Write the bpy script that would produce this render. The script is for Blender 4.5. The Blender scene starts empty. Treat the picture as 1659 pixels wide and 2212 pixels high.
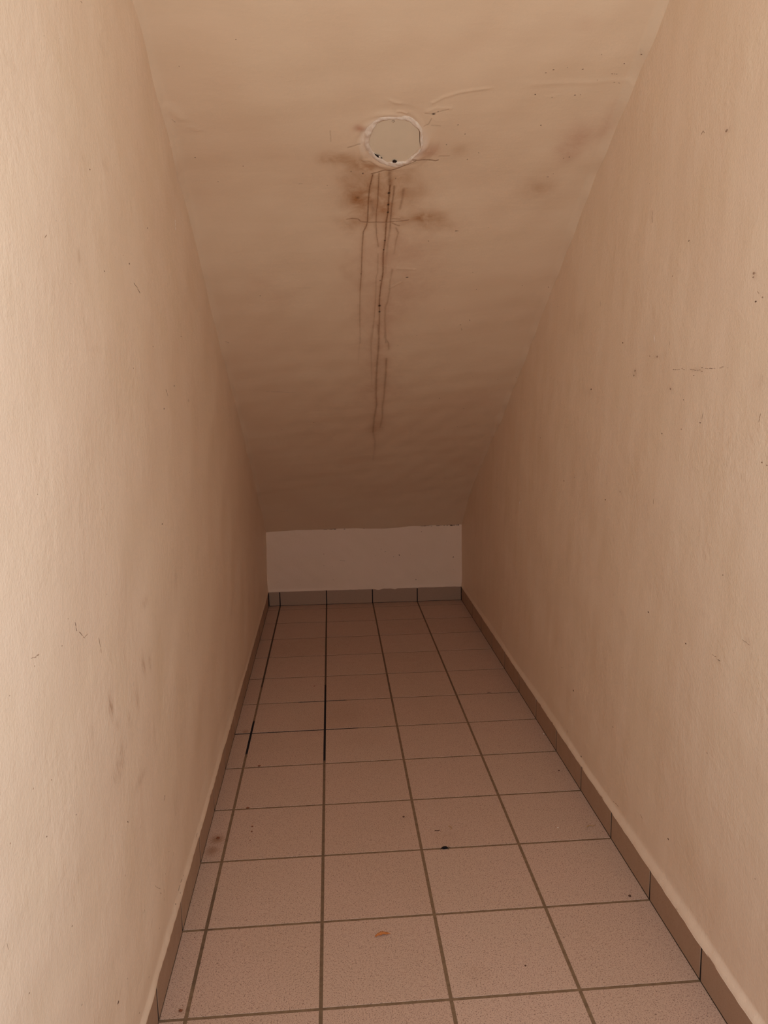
import bpy, bmesh, math, random
import numpy as np
from mathutils import Matrix, Vector

sc = bpy.context.scene
COL = sc.collection
random.seed(5)
RNG = np.random.default_rng(7)
T = 0.2                       # tile pitch in metres

# ------------------------------------------------------------------ camera
W_PX, H_PX = 1659, 2212
cam_d = bpy.data.cameras.new('camera')
cam = bpy.data.objects.new('camera', cam_d)
COL.objects.link(cam)
sc.camera = cam
F_PX, YAW, PITCH, ROLL = 1669.68, 0.0669907, 0.1635048, -0.01782026
cam_d.sensor_fit = 'VERTICAL'
cam_d.sensor_height = 36.0
cam_d.lens = 36.0 * F_PX / H_PX
cam_d.clip_start = 0.02
CAM_LOC = Vector((0.03996613, -1.03913561, 0.93341891))
fwd = Vector((math.sin(YAW) * math.cos(PITCH), math.cos(YAW) * math.cos(PITCH), -math.sin(PITCH)))
rgt = Vector((math.cos(YAW), -math.sin(YAW), 0))
upv = rgt.cross(fwd)
r2 = rgt * math.cos(ROLL) + upv * math.sin(ROLL)
u2 = -rgt * math.sin(ROLL) + upv * math.cos(ROLL)
m = Matrix((r2, u2, -fwd)).transposed().to_4x4()
m.translation = CAM_LOC
cam.matrix_world = m

# ------------------------------------------------------------------ view, world, light
sc.view_settings.view_transform = 'Standard'
sc.view_settings.look = 'None'
sc.view_settings.gamma = 1.0
sc.view_settings.use_curve_mapping = False
sc.view_settings.exposure = 0.0
sc.cycles.max_bounces = 16
sc.cycles.diffuse_bounces = 12
sc.cycles.glossy_bounces = 4
world = bpy.data.worlds.new('world')
sc.world = world
world.use_nodes = True
world.node_tree.nodes['Background'].inputs[0].default_value = (1.0, 0.75, 0.5, 1)
world.node_tree.nodes['Background'].inputs[1].default_value = 0.0

# two unseen lights added: a main one beside the camera, a weak one overhead
MAIN_LIGHT_POS = (0.20, -1.13, 0.97)  # main light, added and placed to match the falloff with depth
OVERHEAD_POS = (0.17, -0.715, 1.66)  # overhead light added for ledge highlights and ceiling relief
main_d = bpy.data.lights.new('added_main_light', 'POINT')
main_d.energy = 29.0
main_d.color = (0.95, 1.01, 1.12)
main_d.shadow_soft_size = 0.03
main_light = bpy.data.objects.new('added_main_light', main_d); COL.objects.link(main_light); main_light.location = MAIN_LIGHT_POS
overhead_d = bpy.data.lights.new('added_overhead_light', 'POINT')
overhead_d.energy = 3.0
overhead_d.color = (0.9, 1.0, 1.0)
overhead_d.shadow_soft_size = 0.035
WALL_PAINT = (0.825, 0.665, 0.50)
CEIL_PAINT = (0.755, 0.572, 0.385)

# ------------------------------------------------------------------ helpers
def tag(o, label=None, cat=None, group=None, kind=None):
    if label: o['label'] = label
    if cat: o['category'] = cat
    if group: o['group'] = group
    if kind: o['kind'] = kind
    return o

def link_mesh(name, me, parent=None):
    o = bpy.data.objects.new(name, me)
    COL.objects.link(o)
    if parent: o.parent = parent
    return o

def mesh_np(name, verts, faces, mats, mat_idx=None, smooth=None, attrs=None, parent=None):
    """verts (n,3); faces list/array of quads or mixed lists."""
    me = bpy.data.meshes.new(name)
    if isinstance(faces, np.ndarray):
        nf = len(faces)
        me.vertices.add(len(verts)); me.loops.add(nf * 4); me.polygons.add(nf)
        me.vertices.foreach_set('co', np.asarray(verts, np.float32).ravel())
        me.loops.foreach_set('vertex_index', faces.astype(np.int32).ravel())
        me.polygons.foreach_set('loop_start', np.arange(0, nf * 4, 4, dtype=np.int32))
        me.polygons.foreach_set('loop_total', np.full(nf, 4, np.int32))
        me.update(calc_edges=True)
    else:
        me.from_pydata([tuple(map(float, v)) for v in verts], [], faces)
        nf = len(faces)
    for mt in mats: me.materials.append(mt)
    if mat_idx is not None: me.polygons.foreach_set('material_index', np.asarray(mat_idx, np.int32))
    if smooth is not None:
        me.polygons.foreach_set('use_smooth', np.full(nf, smooth, bool) if isinstance(smooth, bool) else np.asarray(smooth, bool))
    for k, v in (attrs or {}).items():
        a = me.attributes.new(k, 'FLOAT', 'POINT')
        a.data.foreach_set('value', np.asarray(v, np.float32))
    me.update()
    return link_mesh(name, me, parent)

class NT:
    """small node-tree builder"""
    def __init__(s, name):
        s.m = bpy.data.materials.new(name); s.m.use_nodes = True
        s.t = s.m.node_tree; s.b = s.t.nodes['Principled BSDF']
        s.b.inputs['Specular IOR Level'].default_value = 0.25
    def n(s, typ, **kw):
        nd = s.t.nodes.new(typ)
        for k, v in kw.items(): setattr(nd, k, v)
        return nd
    def l(s, a, b): s.t.links.new(a, b)
    def obj(s, scale=(1, 1, 1)):
        tc = s.n('ShaderNodeTexCoord'); mp = s.n('ShaderNodeMapping')
        mp.inputs['Scale'].default_value = scale
        s.l(tc.outputs['Object'], mp.inputs['Vector']); return mp.outputs[0]
    def noise(s, vec, scale, detail=4, rough=0.5, dist=0):
        nd = s.n('ShaderNodeTexNoise'); nd.inputs['Scale'].default_value = scale
        nd.inputs['Detail'].default_value = detail; nd.inputs['Roughness'].default_value = rough
        nd.inputs['Distortion'].default_value = dist
        s.l(vec, nd.inputs['Vector']); return nd.outputs['Fac']
    def ramp(s, fac, a, b, lo=0.0, hi=1.0):
        nd = s.n('ShaderNodeMapRange'); nd.inputs['From Min'].default_value = a; nd.inputs['From Max'].default_value = b
        nd.inputs['To Min'].default_value = lo; nd.inputs['To Max'].default_value = hi
        s.l(fac, nd.inputs['Value']); return nd.outputs[0]
    def math(s, op, a, b):
        nd = s.n('ShaderNodeMath', operation=op)
        for i, v in enumerate((a, b)):
            if isinstance(v, (int, float)): nd.inputs[i].default_value = v
            else: s.l(v, nd.inputs[i])
        return nd.outputs[0]
    def mix(s, fac, a, b, blend='MIX'):
        nd = s.n('ShaderNodeMix', data_type='RGBA', blend_type=blend)
        if isinstance(fac, (int, float)): nd.inputs[0].default_value = fac
        else: s.l(fac, nd.inputs[0])
        for i, v in ((6, a), (7, b)):
            if isinstance(v, tuple): nd.inputs[i].default_value = (*v[:3], 1)
            else: s.l(v, nd.inputs[i])
        return nd.outputs[2]
    def attr(s, name):
        nd = s.n('ShaderNodeAttribute', attribute_name=name); return nd.outputs['Fac']
    def bump(s, h, strength, dist, prev=None):
        nd = s.n('ShaderNodeBump'); nd.inputs['Strength'].default_value = strength; nd.inputs['Distance'].default_value = dist
        s.l(h, nd.inputs['Height'])
        if prev: s.l(prev, nd.inputs['Normal'])
        return nd.outputs[0]
    def out(s, col=None, rough=None, normal=None):
        if col is not None:
            if isinstance(col, tuple): s.b.inputs['Base Color'].default_value = (*col[:3], 1)
            else: s.l(col, s.b.inputs['Base Color'])
        if rough is not None:
            if isinstance(rough, (int, float)): s.b.inputs['Roughness'].default_value = rough
            else: s.l(rough, s.b.inputs['Roughness'])
        if normal: s.l(normal, s.b.inputs['Normal'])
        return s.m

# ------------------------------------------------------------------ materials
def paint(name, base, rough=0.55, rnd=1.0, streak=(1, 14, 1.2), bump=1.0):
    t = NT(name)
    v = t.obj(); vs = t.obj(streak)
    big = t.noise(v, 2.2, 3, 0.55)
    med = t.noise(v, 9, 4, 0.6)
    stk = t.noise(vs, 6, 4, 0.6)
    c = t.mix(t.ramp(big, 0.35, 0.65, 0, 0.5), base, (base[0] * .97, base[1] * .93, base[2] * .93))
    c = t.mix(t.ramp(med, 0.42, 0.68, 0, 0.4), c, (base[0] * .96, base[1] * .96, base[2] * .90))
    c = t.mix(t.ramp(stk, 0.45, 0.7, 0, 0.35), c, (base[0] * 1.04, base[1] * 1.05, base[2] * 1.05))
    # soft dirt smudges carried by the surface
    sm = t.attr('smudge'); g = t.noise(t.obj((2, 2, .35)), 150, 4, 0.75)
    f = t.math('MULTIPLY', sm, t.ramp(g, 0.42, 0.6, 0.15, 1.2))
    c = t.mix(f, c, (0.37, 0.205, 0.115))
    fine = t.noise(v, 260, 3, 0.6)
    orange = t.noise(v, 75, 3, 0.55)
    patch = t.ramp(t.noise(v, 7, 3, 0.6), 0.44, 0.62, 0.1, 1.0)
    n = t.bump(fine, 0.30 * bump, 0.0018)
    n = t.bump(t.math('MULTIPLY', orange, patch), 0.35 * bump, 0.0028, n)
    n = t.bump(stk, 0.07 * bump, 0.003, n)
    n = t.bump(t.noise(v, 16, 3, 0.6), 0.2 * bump, 0.005, n)
    return t.out(c, rough, n)

M_wall = paint('wall_paint', WALL_PAINT)
M_end = paint('end_wall_paint', (0.83, 0.625, 0.455), streak=(1.2, 1, 1.2), bump=0.8)

def ceiling_mat():
    t = NT('ceiling_paint'); base = CEIL_PAINT
    v = t.obj()
    big = t.noise(v, 3.0, 3, 0.55); cross = t.noise(t.obj((1, 5, 5)), 3.0, 4, 0.6)
    c = t.mix(t.ramp(big, 0.4, 0.62, 0, 0.5), base, (base[0] * .95, base[1] * .90, base[2] * .88))
    c = t.mix(t.ramp(cross, 0.45, 0.68, 0, 0.4), c, (base[0] * .95, base[1] * .93, base[2] * .90))
    pale_ring = t.attr('pale_ring'); c = t.mix(pale_ring, c, (0.90, 0.84, 0.76))
    so = t.attr('stain_ochre'); sr = t.attr('stain_red')
    nz = t.noise(v, 28, 5, 0.65, 0.6)
    k = t.ramp(nz, 0.32, 0.62, 0.5, 1.3)
    c = t.mix(t.math('MULTIPLY', so, k), c, (0.40, 0.19, 0.075))
    c = t.mix(t.math('MULTIPLY', sr, k), c, (0.48, 0.235, 0.14))
    dr = t.attr('drip'); g = t.noise(v, 220, 3, 0.7)
    c = t.mix(t.math('MULTIPLY', dr, t.ramp(g, 0.3, 0.6, 0.7, 1.15)), c, (0.17, 0.065, 0.020))
    cr = t.attr('dark'); c = t.mix(cr, c, (0.035, 0.018, 0.012))
    n = t.bump(t.noise(v, 210, 3, 0.6), 0.12, 0.0015)
    n = t.bump(t.noise(t.obj((1, 3, 3)), 22, 4, 0.6), 0.15, 0.003, n)
    n = t.bump(t.noise(t.obj((0.8, 2.5, 2.5)), 5, 3, 0.6), 0.12, 0.010, n)
    return t.out(c, 0.5, n)
M_ceil = ceiling_mat()

def tile_mat(name, base, dark=(0.16, 0.085, 0.06), speck=1.0):
    t = NT(name); v = t.obj()
    tone = t.attr('tone')
    c = t.mix(tone, base, (base[0] * .93, base[1] * .90, base[2] * .88))
    c = t.mix(t.ramp(t.noise(v, 5, 3, .5), .4, .62, 0, .35), c, (base[0] * 1.02, base[1] * .97, base[2] * 1.0))
    s1 = t.noise(v, 540, 2, 0.6); s2 = t.noise(v, 310, 2, 0.7)
    c = t.mix(t.ramp(s1, 0.57, 0.63, 0, 0.8 * speck), c, dark)
    c = t.mix(t.ramp(s2, 0.63, 0.67, 0, 0.85 * speck), c, dark)
    s3 = t.noise(t.obj((1.3, 1.3, 1.3)), 400, 2, 0.6)
    c = t.mix(t.ramp(s3, 0.58, 0.68, 0, 0.5 * speck), c, (min(1, base[0] * 1.5), base[1] * 1.5, base[2] * 1.45))
    c = t.mix(t.attr('stain'), c, (0.24, 0.10, 0.035))
    n = t.bump(t.noise(v, 400, 3, .6), 0.05, 0.0010)
    return t.out(c, t.ramp(t.noise(v, 30, 3, .6), .3, .7, .42, .58), n)
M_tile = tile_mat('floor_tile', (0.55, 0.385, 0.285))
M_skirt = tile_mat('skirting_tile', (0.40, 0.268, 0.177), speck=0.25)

def grout_mat():
    t = NT('grout'); v = t.obj()
    c = t.mix(t.ramp(t.noise(v, 90, 4, .6), .35, .65), (0.175, 0.108, 0.060), (0.235, 0.150, 0.084))
    c = t.mix(t.attr('soot'), c, (0.012, 0.009, 0.010))
    return t.out(c, 0.85, t.bump(t.noise(v, 300, 3, .6), .4, .001))
M_grout = grout_mat()

def plain(name, col, rough=0.7, var=0.15, scale=300, bump=0.3):
    t = NT(name); v = t.obj()
    c = t.mix(t.ramp(t.noise(v, scale, 3, .6), .35, .65), col, tuple(x * (1 - var) for x in col))
    return t.out(c, rough, t.bump(t.noise(v, scale, 3, .6), bump, .0008))
M_dirt = plain('dirt_chip', (0.13, 0.07, 0.045))
M_dirt_soft = plain('faint_chip', (0.42, 0.29, 0.20))
M_dirt_mid = plain('brown_chip', (0.26, 0.155, 0.095))
M_white = plain('bare_plaster_chip', (0.92, 0.86, 0.78))
M_plate = plain('cover_plate_paint', (0.74, 0.60, 0.42), 0.42, .03, 40, .1)
M_gap = plain('dark_gap', (0.025, 0.014, 0.01), .9)  # near-black stands in for shade in the holes; the cord uses it too
M_screw = plain('screw_paint', (0.42, 0.30, 0.20), .5)
M_hall_floor = plain('hall_floor_tile', (0.35, 0.35, 0.35), .5)
M_hall = plain('hall_paint', (0.5, 0.5, 0.5), .7)
M_metal = plain('added_lamp_metal', (.5, .45, .4), .4)
M_concrete = plain('concrete', (0.35, 0.30, 0.25), .9)

# ------------------------------------------------------------------ the shape of the space (units of T, then metres)
PROF = np.array([(-6.35, 12.5), (1.5, 7.62), (2.5, 7.02), (3.3, 6.6), (4, 6.13), (5, 5.5), (6, 4.87), (7, 4.27), (8, 3.7), (9, 3.1), (10, 2.46), (11.02, 1.64)])
def soffit(y):                       # metres in, metres out (smoothed)
    y = np.asarray(y, float)
    acc = 0
    for d in (-0.06, -0.03, 0, 0.03, 0.06):
        yy = np.clip((y + d) / T, -99, 11.6)
        z = np.interp(yy, PROF[:, 0], PROF[:, 1])
        z = np.where(yy > 11.02, 1.64 - (yy - 11.02) * 0.8, z)
        acc = acc + z * T
    return acc / 5
def x_left(y): return (-1.2069 - 0.0023 * (y / T)) * T       # face of the skirting
def x_right(y): return (2.9723 - 0.0026 * (y / T)) * T
def setback_l(y): return np.interp(y, [-0.5, 0.6, 2.2], [0.0042, 0.0022, 0.0006])
def setback_r(y): return np.interp(y, [-0.5, 0.8, 2.2], [0.0075, 0.0045, 0.0008])
def y_back(x): return 11.0121 * T - 0.011476 * x
HB = 0.318 * T
Y_END = -0.75                # mouth of the cupboard; the hall lies behind it

def waves(a, b, seed, amps, scales):
    """smooth value-noise-like sum of sines for plaster waviness"""
    r = np.random.default_rng(seed); out = 0
    for A, S in zip(amps, scales):
        for _ in range(6):
            th = r.uniform(0, 2 * math.pi); ph = r.uniform(0, 2 * math.pi); k = 2 * math.pi / (S * r.uniform(.7, 1.4))
            out = out + A / 2.4 * np.sin(k * (a * math.cos(th) + b * math.sin(th)) + ph)
    return out

def grid_faces(nu, nv, flip=False):
    i = np.arange(nu - 1)[:, None] * nv + np.arange(nv - 1)[None]
    q = np.stack([i, i + nv, i + nv + 1, i + 1], -1).reshape(-1, 4)
    return q[:, ::-1] if flip else q

def slab(name, grid, back_off, mats, flip, extra=None, attrs=None):
    """grid (nu,nv,3) is the visible face; back_off moves its rim outwards to give the slab depth."""
    nu, nv, _ = grid.shape
    V = grid.reshape(-1, 3); Fq = grid_faces(nu, nv, flip)
    rim = np.concatenate([np.arange(nv), np.arange(1, nu) * nv + nv - 1, (nu - 1) * nv + np.arange(nv - 2, -1, -1), np.arange(nu - 2, 0, -1) * nv])
    B = V[rim] + np.asarray(back_off); n0 = len(V); k = len(rim)
    V2 = np.vstack([V, B]); j = np.arange(k); j2 = (j + 1) % k
    side = np.stack([rim[j], rim[j2], n0 + j2, n0 + j], -1)
    if not flip: side = side[:, ::-1]
    side = side[:, ::-1] if flip else side
    # back face: one quad from the four corners
    c = [0, nv - 1, nv - 1 + nu - 1, nv - 1 + nu - 1 + nv - 1]
    back = np.array([[n0 + q for q in c]])
    F = np.vstack([Fq, side, back])
    mi = np.zeros(len(F), int); smooth = np.zeros(len(F), bool); smooth[:len(Fq)] = True
    at = {kk: np.concatenate([vv.ravel(), np.zeros(k)]) for kk, vv in (attrs or {}).items()}
    if extra:
        ev, ef, em, ea = extra
        if len(ev):
            base = len(V2); V2 = np.vstack([V2, ev]); F = np.vstack([F, np.asarray(ef) + base]); mi = np.concatenate([mi, em])
            smooth = np.concatenate([smooth, np.ones(len(ef), bool)])
            at = {kk: np.concatenate([vv, np.zeros(len(ev))]) for kk, vv in at.items()}
    return mesh_np(name, V2, F, mats, mi, smooth, at)

# chips: little raised flakes and pits of dirt that belong to a wall's surface
def blob(center, U, V_, N, a, b, ang, h, rng, seg=9):
    ca, sa = math.cos(ang), math.sin(ang); vs = []
    for ring, (rr, hh) in enumerate(((1.0, -0.3), (0.62, 0.75), (0.0, 1.0))):
        for i in range(seg):
            t = 2 * math.pi * i / seg; k = 1 + (rng.uniform(-.28, .28) if ring == 0 else rng.uniform(-.12, .12))
            u = a * rr * k * math.cos(t); v = b * rr * k * math.sin(t)
            vs.append(center + U * (u * ca - v * sa) + V_ * (u * sa + v * ca) + N * (h * hh))
    fs = []
    for r_ in range(2):
        for i in range(seg):
            j = (i + 1) % seg; fs.append((r_ * seg + i, r_ * seg + j, (r_ + 1) * seg + j, (r_ + 1) * seg + i))
    return vs, fs

class Chips:
    def __init__(s): s.v = []; s.f = []; s.m = []; s.rng = np.random.default_rng(3)
    def add(s, vs, fs, mi):
        b = len(s.v); s.v += [tuple(x) for x in vs]; s.f += [tuple(i + b for i in f) for f in fs]; s.m += [mi] * len(fs)
    def get(s): return (np.array(s.v), np.array(s.f), np.array(s.m), None) if s.v else None

def put_marks(ch, marks, to_world, U, V_, N, white=False):
    for mk in marks:
        s = mk[3]; mi = 4 if white else (1 if s >= 0.8 else (2 if s >= 0.55 else 3))
        if mk[0] == 'd':
            (a, b), r = mk[1], mk[2]; hb = max(0.0005, min(r[1], 0.006)); ha = min(r[0], 1.8 * hb)
            c = to_world(a, b); vs, fs = blob(c, U, V_, N, ha, hb, 0, 0.0004, ch.rng); ch.add(vs, fs, mi)
        else:
            p, q = mk[1], mk[2]; L = math.hypot(q[0] - p[0], q[1] - p[1]); n = max(1, int(L / 0.006)); ang = math.atan2(q[1] - p[1], q[0] - p[0])
            for i in range(n):
                if n > 3 and ch.rng.random() < 0.2: continue
                t = (i + .5) / n; jx, jy = ch.rng.normal(0, .0006, 2)
                c = to_world(p[0] + (q[0] - p[0]) * t + jx, p[1] + (q[1] - p[1]) * t + jy)
                vs, fs = blob(c, U, V_, N, L / n * .62, 0.0005 * (0.7 + 0.6 * ch.rng.random()) * (1.3 if s > 1 else 1), ang, 0.0003, ch.rng); ch.add(vs, fs, mi)

def smudge_field(yy, zz, blobs):
    out = np.zeros_like(yy)
    for y0, z0, ry, rz, s in blobs:
        ry = max(min(ry, 6 * max(rz, .004)), 0.004)
        d = ((yy - y0) / ry) ** 2 + ((zz - z0) / max(rz, .004)) ** 2
        out = np.maximum(out, s * np.exp(-d * 1.3))
    return out

# ------------------------------------------------------------------ side walls
def side_wall(name, left, marks, smudges, whites):
    ys = np.arange(Y_END, 2.25, 0.005)
    vs_ = np.linspace(0, 1, 330)
    yy, vv = np.meshgrid(ys, vs_, indexing='ij')
    top = np.minimum(soffit(yy), 2.5) + 0.02
    zlow = HB - 0.004 + waves(ys, ys * 0, 41 if left else 42, (.00035, .0003), (.25, .04))[:, None]
    # rows of the first few millimetres form the plaster bead on top of the skirting
    zz = zlow + (top - zlow) * np.where(vv < 0.03, vv * 0.4, 0.012 + (vv - 0.03) / 0.97 * 0.988)
    sgn = -1 if left else 1
    xf = x_left(yy) if left else x_right(yy); sb = setback_l(yy) if left else setback_r(yy)
    w = waves(yy, zz, 11 if left else 12, (.0020, .0008, .0003), (.9, .25, .09))
    h = np.clip((zz - zlow) / (0.020 + 0.004 * np.sin(yy * 9)), 0, 1)
    prof = h * h * (3 - 2 * h)
    w = w * np.clip((zz - zlow) / 0.05, 0, 1)
    bead = waves(yy, zz * 0, 5, (.0004, .0003), (.12, .03)) * np.exp(-((zz - zlow) / .012) ** 2)
    xx = xf + sgn * (-0.0012 + (sb + 0.0012) * prof) + w + bead
    g = np.stack([xx, yy, zz], -1)
    N = Vector((1, 0, 0)) if left else Vector((-1, 0, 0))
    def to_world(y, z):
        i = min(max(np.searchsorted(ys, y), 1), len(ys) - 1); j = int(np.argmin(np.abs(zz[i] - z)))
        return Vector((float(xx[i, j]), y, z)) 
    ch = Chips(); put_marks(ch, marks, to_world, Vector((0, 1, 0)), Vector((0, 0, 1)), N)
    put_marks(ch, whites, to_world, Vector((0, 1, 0)), Vector((0, 0, 1)), N, True)
    # sparse random specks
    for _ in range(60):
        y, z = ch.rng.uniform(-.3, 2.1), ch.rng.uniform(.1, 1.5)
        if z < float(soffit(y)) - .05:
            vs, fs = blob(to_world(y, z), Vector((0, 1, 0)), Vector((0, 0, 1)), N, *(ch.rng.uniform(.0004, .001, 2)), 0, .0003, ch.rng); ch.add(vs, fs, 3)
    sm = smudge_field(yy, zz, smudges)
    o = slab(name, g, (sgn * 0.12, 0, 0), [M_wall, M_dirt, M_dirt_mid, M_dirt_soft, M_white], flip=left, extra=ch.get(), attrs={'smudge': sm})
    return tag(o, kind='structure')

# marks measured on the surfaces, metres
DRIPS = [([(0.1392,0.5985),(0.1342,0.6319),(0.1332,0.6672),(0.1331,0.7158),(0.1314,0.7256),(0.1248,0.7427),(0.1232,0.7796),(0.1231,0.8447),(0.1216,0.898)],1,0.6,1.5),([(0.1216,0.898),(0.1222,0.9549),(0.1245,1.0368),(0.1272,1.0807)],0.5,0.25,1.3),([(0.1246,1.0173),(0.1255,1.0515),(0.1227,1.1332),(0.1228,1.167)],0.25,0.05,1.6),([(0.1517,0.597),(0.1523,0.632),(0.1529,0.6672),(0.1512,0.6938),(0.1518,0.7214),(0.1544,0.7501),(0.1596,0.7768)],0.75,0.45,1.5),([(0.1598,0.7951),(0.1617,0.8451),(0.1582,0.859),(0.1604,0.9171),(0.1602,0.9753),(0.159,1.0375),(0.1564,1.0867)],0.3,0.3,1.5),([(0.1582,1.0179),(0.1541,1.0697),(0.1587,1.1436),(0.1656,1.2692)],0.3,0.12,2),([(0.1725,0.5914),(0.176,0.626)],0.55,0.55,5),([(0.176,0.626),(0.1756,0.6471),(0.1757,0.6752)],1,0.9,2.2),([(0.1757,0.6752),(0.1761,0.6939),(0.174,0.7159),(0.1742,0.7619),(0.1718,0.7952),(0.1742,0.8452),(0.1709,0.8877),(0.1702,0.9172),(0.1707,0.9478),(0.1725,0.9715)],1,0.8,1.9),([(0.1725,0.9715),(0.1743,1.0165),(0.1754,1.0871)],0.6,0.55,2.2),([(0.1719,1.0182),(0.1759,1.0657),(0.1764,1.1063),(0.1755,1.1536),(0.1769,1.2304)],0.55,0.5,3),([(0.1769,1.2304),(0.18,1.3161),(0.1842,1.3648),(0.1806,1.4442),(0.1808,1.5319)],0.5,0.4,3.2),([(0.1808,1.5319),(0.1903,1.5946),(0.1909,1.641),(0.1891,1.7218)],0.3,0.1,3.5),([(0.1847,0.629),(0.1851,0.6501),(0.1828,0.6805),(0.1831,0.7188),(0.1833,0.7329)],0.7,0.6,2.2),([(0.1833,0.7329),(0.1802,0.7739),(0.1794,0.8181),(0.1797,0.8453)],0.4,0.1,3),([(0.2048,0.638),(0.2045,0.6621),(0.2014,0.6859)],0.45,0.35,3),([(0.1962,0.733),(0.2023,0.7445),(0.1986,0.7651),(0.1969,0.7954)],0.5,0.2,2),([(0.1959,0.8386),(0.1927,0.8735),(0.1932,0.9026),(0.1911,0.9365),(0.1864,0.9558),(0.1874,0.996),(0.1957,1.0821)],0.3,0.35,2.5),([(0.1902,1.0185),(0.1913,1.0615),(0.2022,1.084),(0.2052,1.1069)],0.35,0.4,2.5),([(0.2005,1.1445),(0.2032,1.2041),(0.2039,1.2703),(0.2049,1.3169),(0.2031,1.378),(0.2065,1.4382),(0.2026,1.5028)],0.5,0.3,3),([(0.1394,0.6672),(0.144,0.6884),(0.1409,0.7047)],0.35,0.2,5)]
CRACKS = [([(0.1364,0.5976),(0.1503,0.5942),(0.1642,0.59),(0.1737,0.5914),(0.192,0.5857),(0.2056,0.5801),(0.2166,0.5732),(0.2231,0.569)],0.9,1.0),([(0.2091,0.5677),(0.2229,0.5669),(0.2371,0.569),(0.2539,0.5731),(0.2636,0.5759),(0.2686,0.5745)],1.0,1.1),([(0.2691,0.5649),(0.2903,0.5662)],0.4,1),([(0.0879,0.7128),(0.1005,0.7101),(0.1132,0.7115),(0.1184,0.7174),(0.1363,0.7191),(0.1567,0.7186),(0.1747,0.7193),(0.1925,0.7177),(0.2129,0.7167),(0.223,0.715)],0.7,1.0),([(0.1876,0.7216),(0.1957,0.7259),(0.2036,0.7287)],0.6,1.3),([(0.1869,0.7104),(0.2035,0.7119)],0.5,1.2),([(0.0888,0.5386),(0.1022,0.5346),(0.1122,0.5307)],0.45,1),([(0.2307,0.4942),(0.2389,0.4897),(0.243,0.4785)],0.4,1),([(0.2447,0.4919),(0.2616,0.4941)],0.3,1),([(0.2299,0.4687),(0.2408,0.4693),(0.2554,0.4653),(0.272,0.4605)],0.35,1),([(0.0556,0.5044),(0.0564,0.5258)],0.3,1),([(-0.0103,0.6265),(0.0065,0.6224)],0.35,1.2),([(0.5498,0.3954),(0.5632,0.3972)],0.6,1.1),([(0.5549,0.4113),(0.56,0.4108),(0.5738,0.4132)],0.55,1),([(0.5837,0.4139),(0.5903,0.4143)],0.6,1),([(-0.2324,0.4859),(-0.2262,0.4929)],0.4,1.6),([(-0.2363,1.0699),(-0.2211,1.0773)],0.4,1),([(-0.149,1.2987),(-0.0603,1.3033)],0.25,1),([(-0.1761,2.0736),(-0.1354,2.0698)],0.4,1)]
RIDGES = [([(0.1788,0.4636),(0.1863,0.464),(0.1952,0.4674)],1,2),([(0.2413,0.4483),(0.2601,0.4378),(0.2883,0.4293),(0.309,0.4271),(0.3403,0.4249)],0.8,3),([(0.2337,0.4644),(0.2501,0.4578),(0.276,0.4588)],0.5,3),([(0.1634,0.4426),(0.1743,0.4467),(0.1818,0.4477)],0.6,3),([(0.2068,0.8369),(0.2488,0.8425)],0.6,3),([(0.194,0.8934),(0.2212,0.8774)],0.5,3),([(0.1176,0.5243),(0.125,0.5424),(0.1345,0.553)],0.8,2.5),([(0.1188,0.5638),(0.135,0.5651),(0.1541,0.5774),(0.173,0.5815)],0.8,3),([(0.3525,1.1241),(0.3696,1.1292)],0.5,2),([(-0.0962,1.3814),(-0.0661,1.3926)],0.7,2),([(-0.2334,0.4618),(-0.2216,0.4777),(-0.2142,0.4846)],1.6,6),([(-0.1996,0.5012),(-0.1896,0.5085)],1,3),([(0.4152,0.416),(0.4773,0.4115),(0.5401,0.409),(0.5954,0.4085)],0.5,5),([(0.4569,0.4388),(0.4653,0.4345)],0.6,2)]
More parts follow.
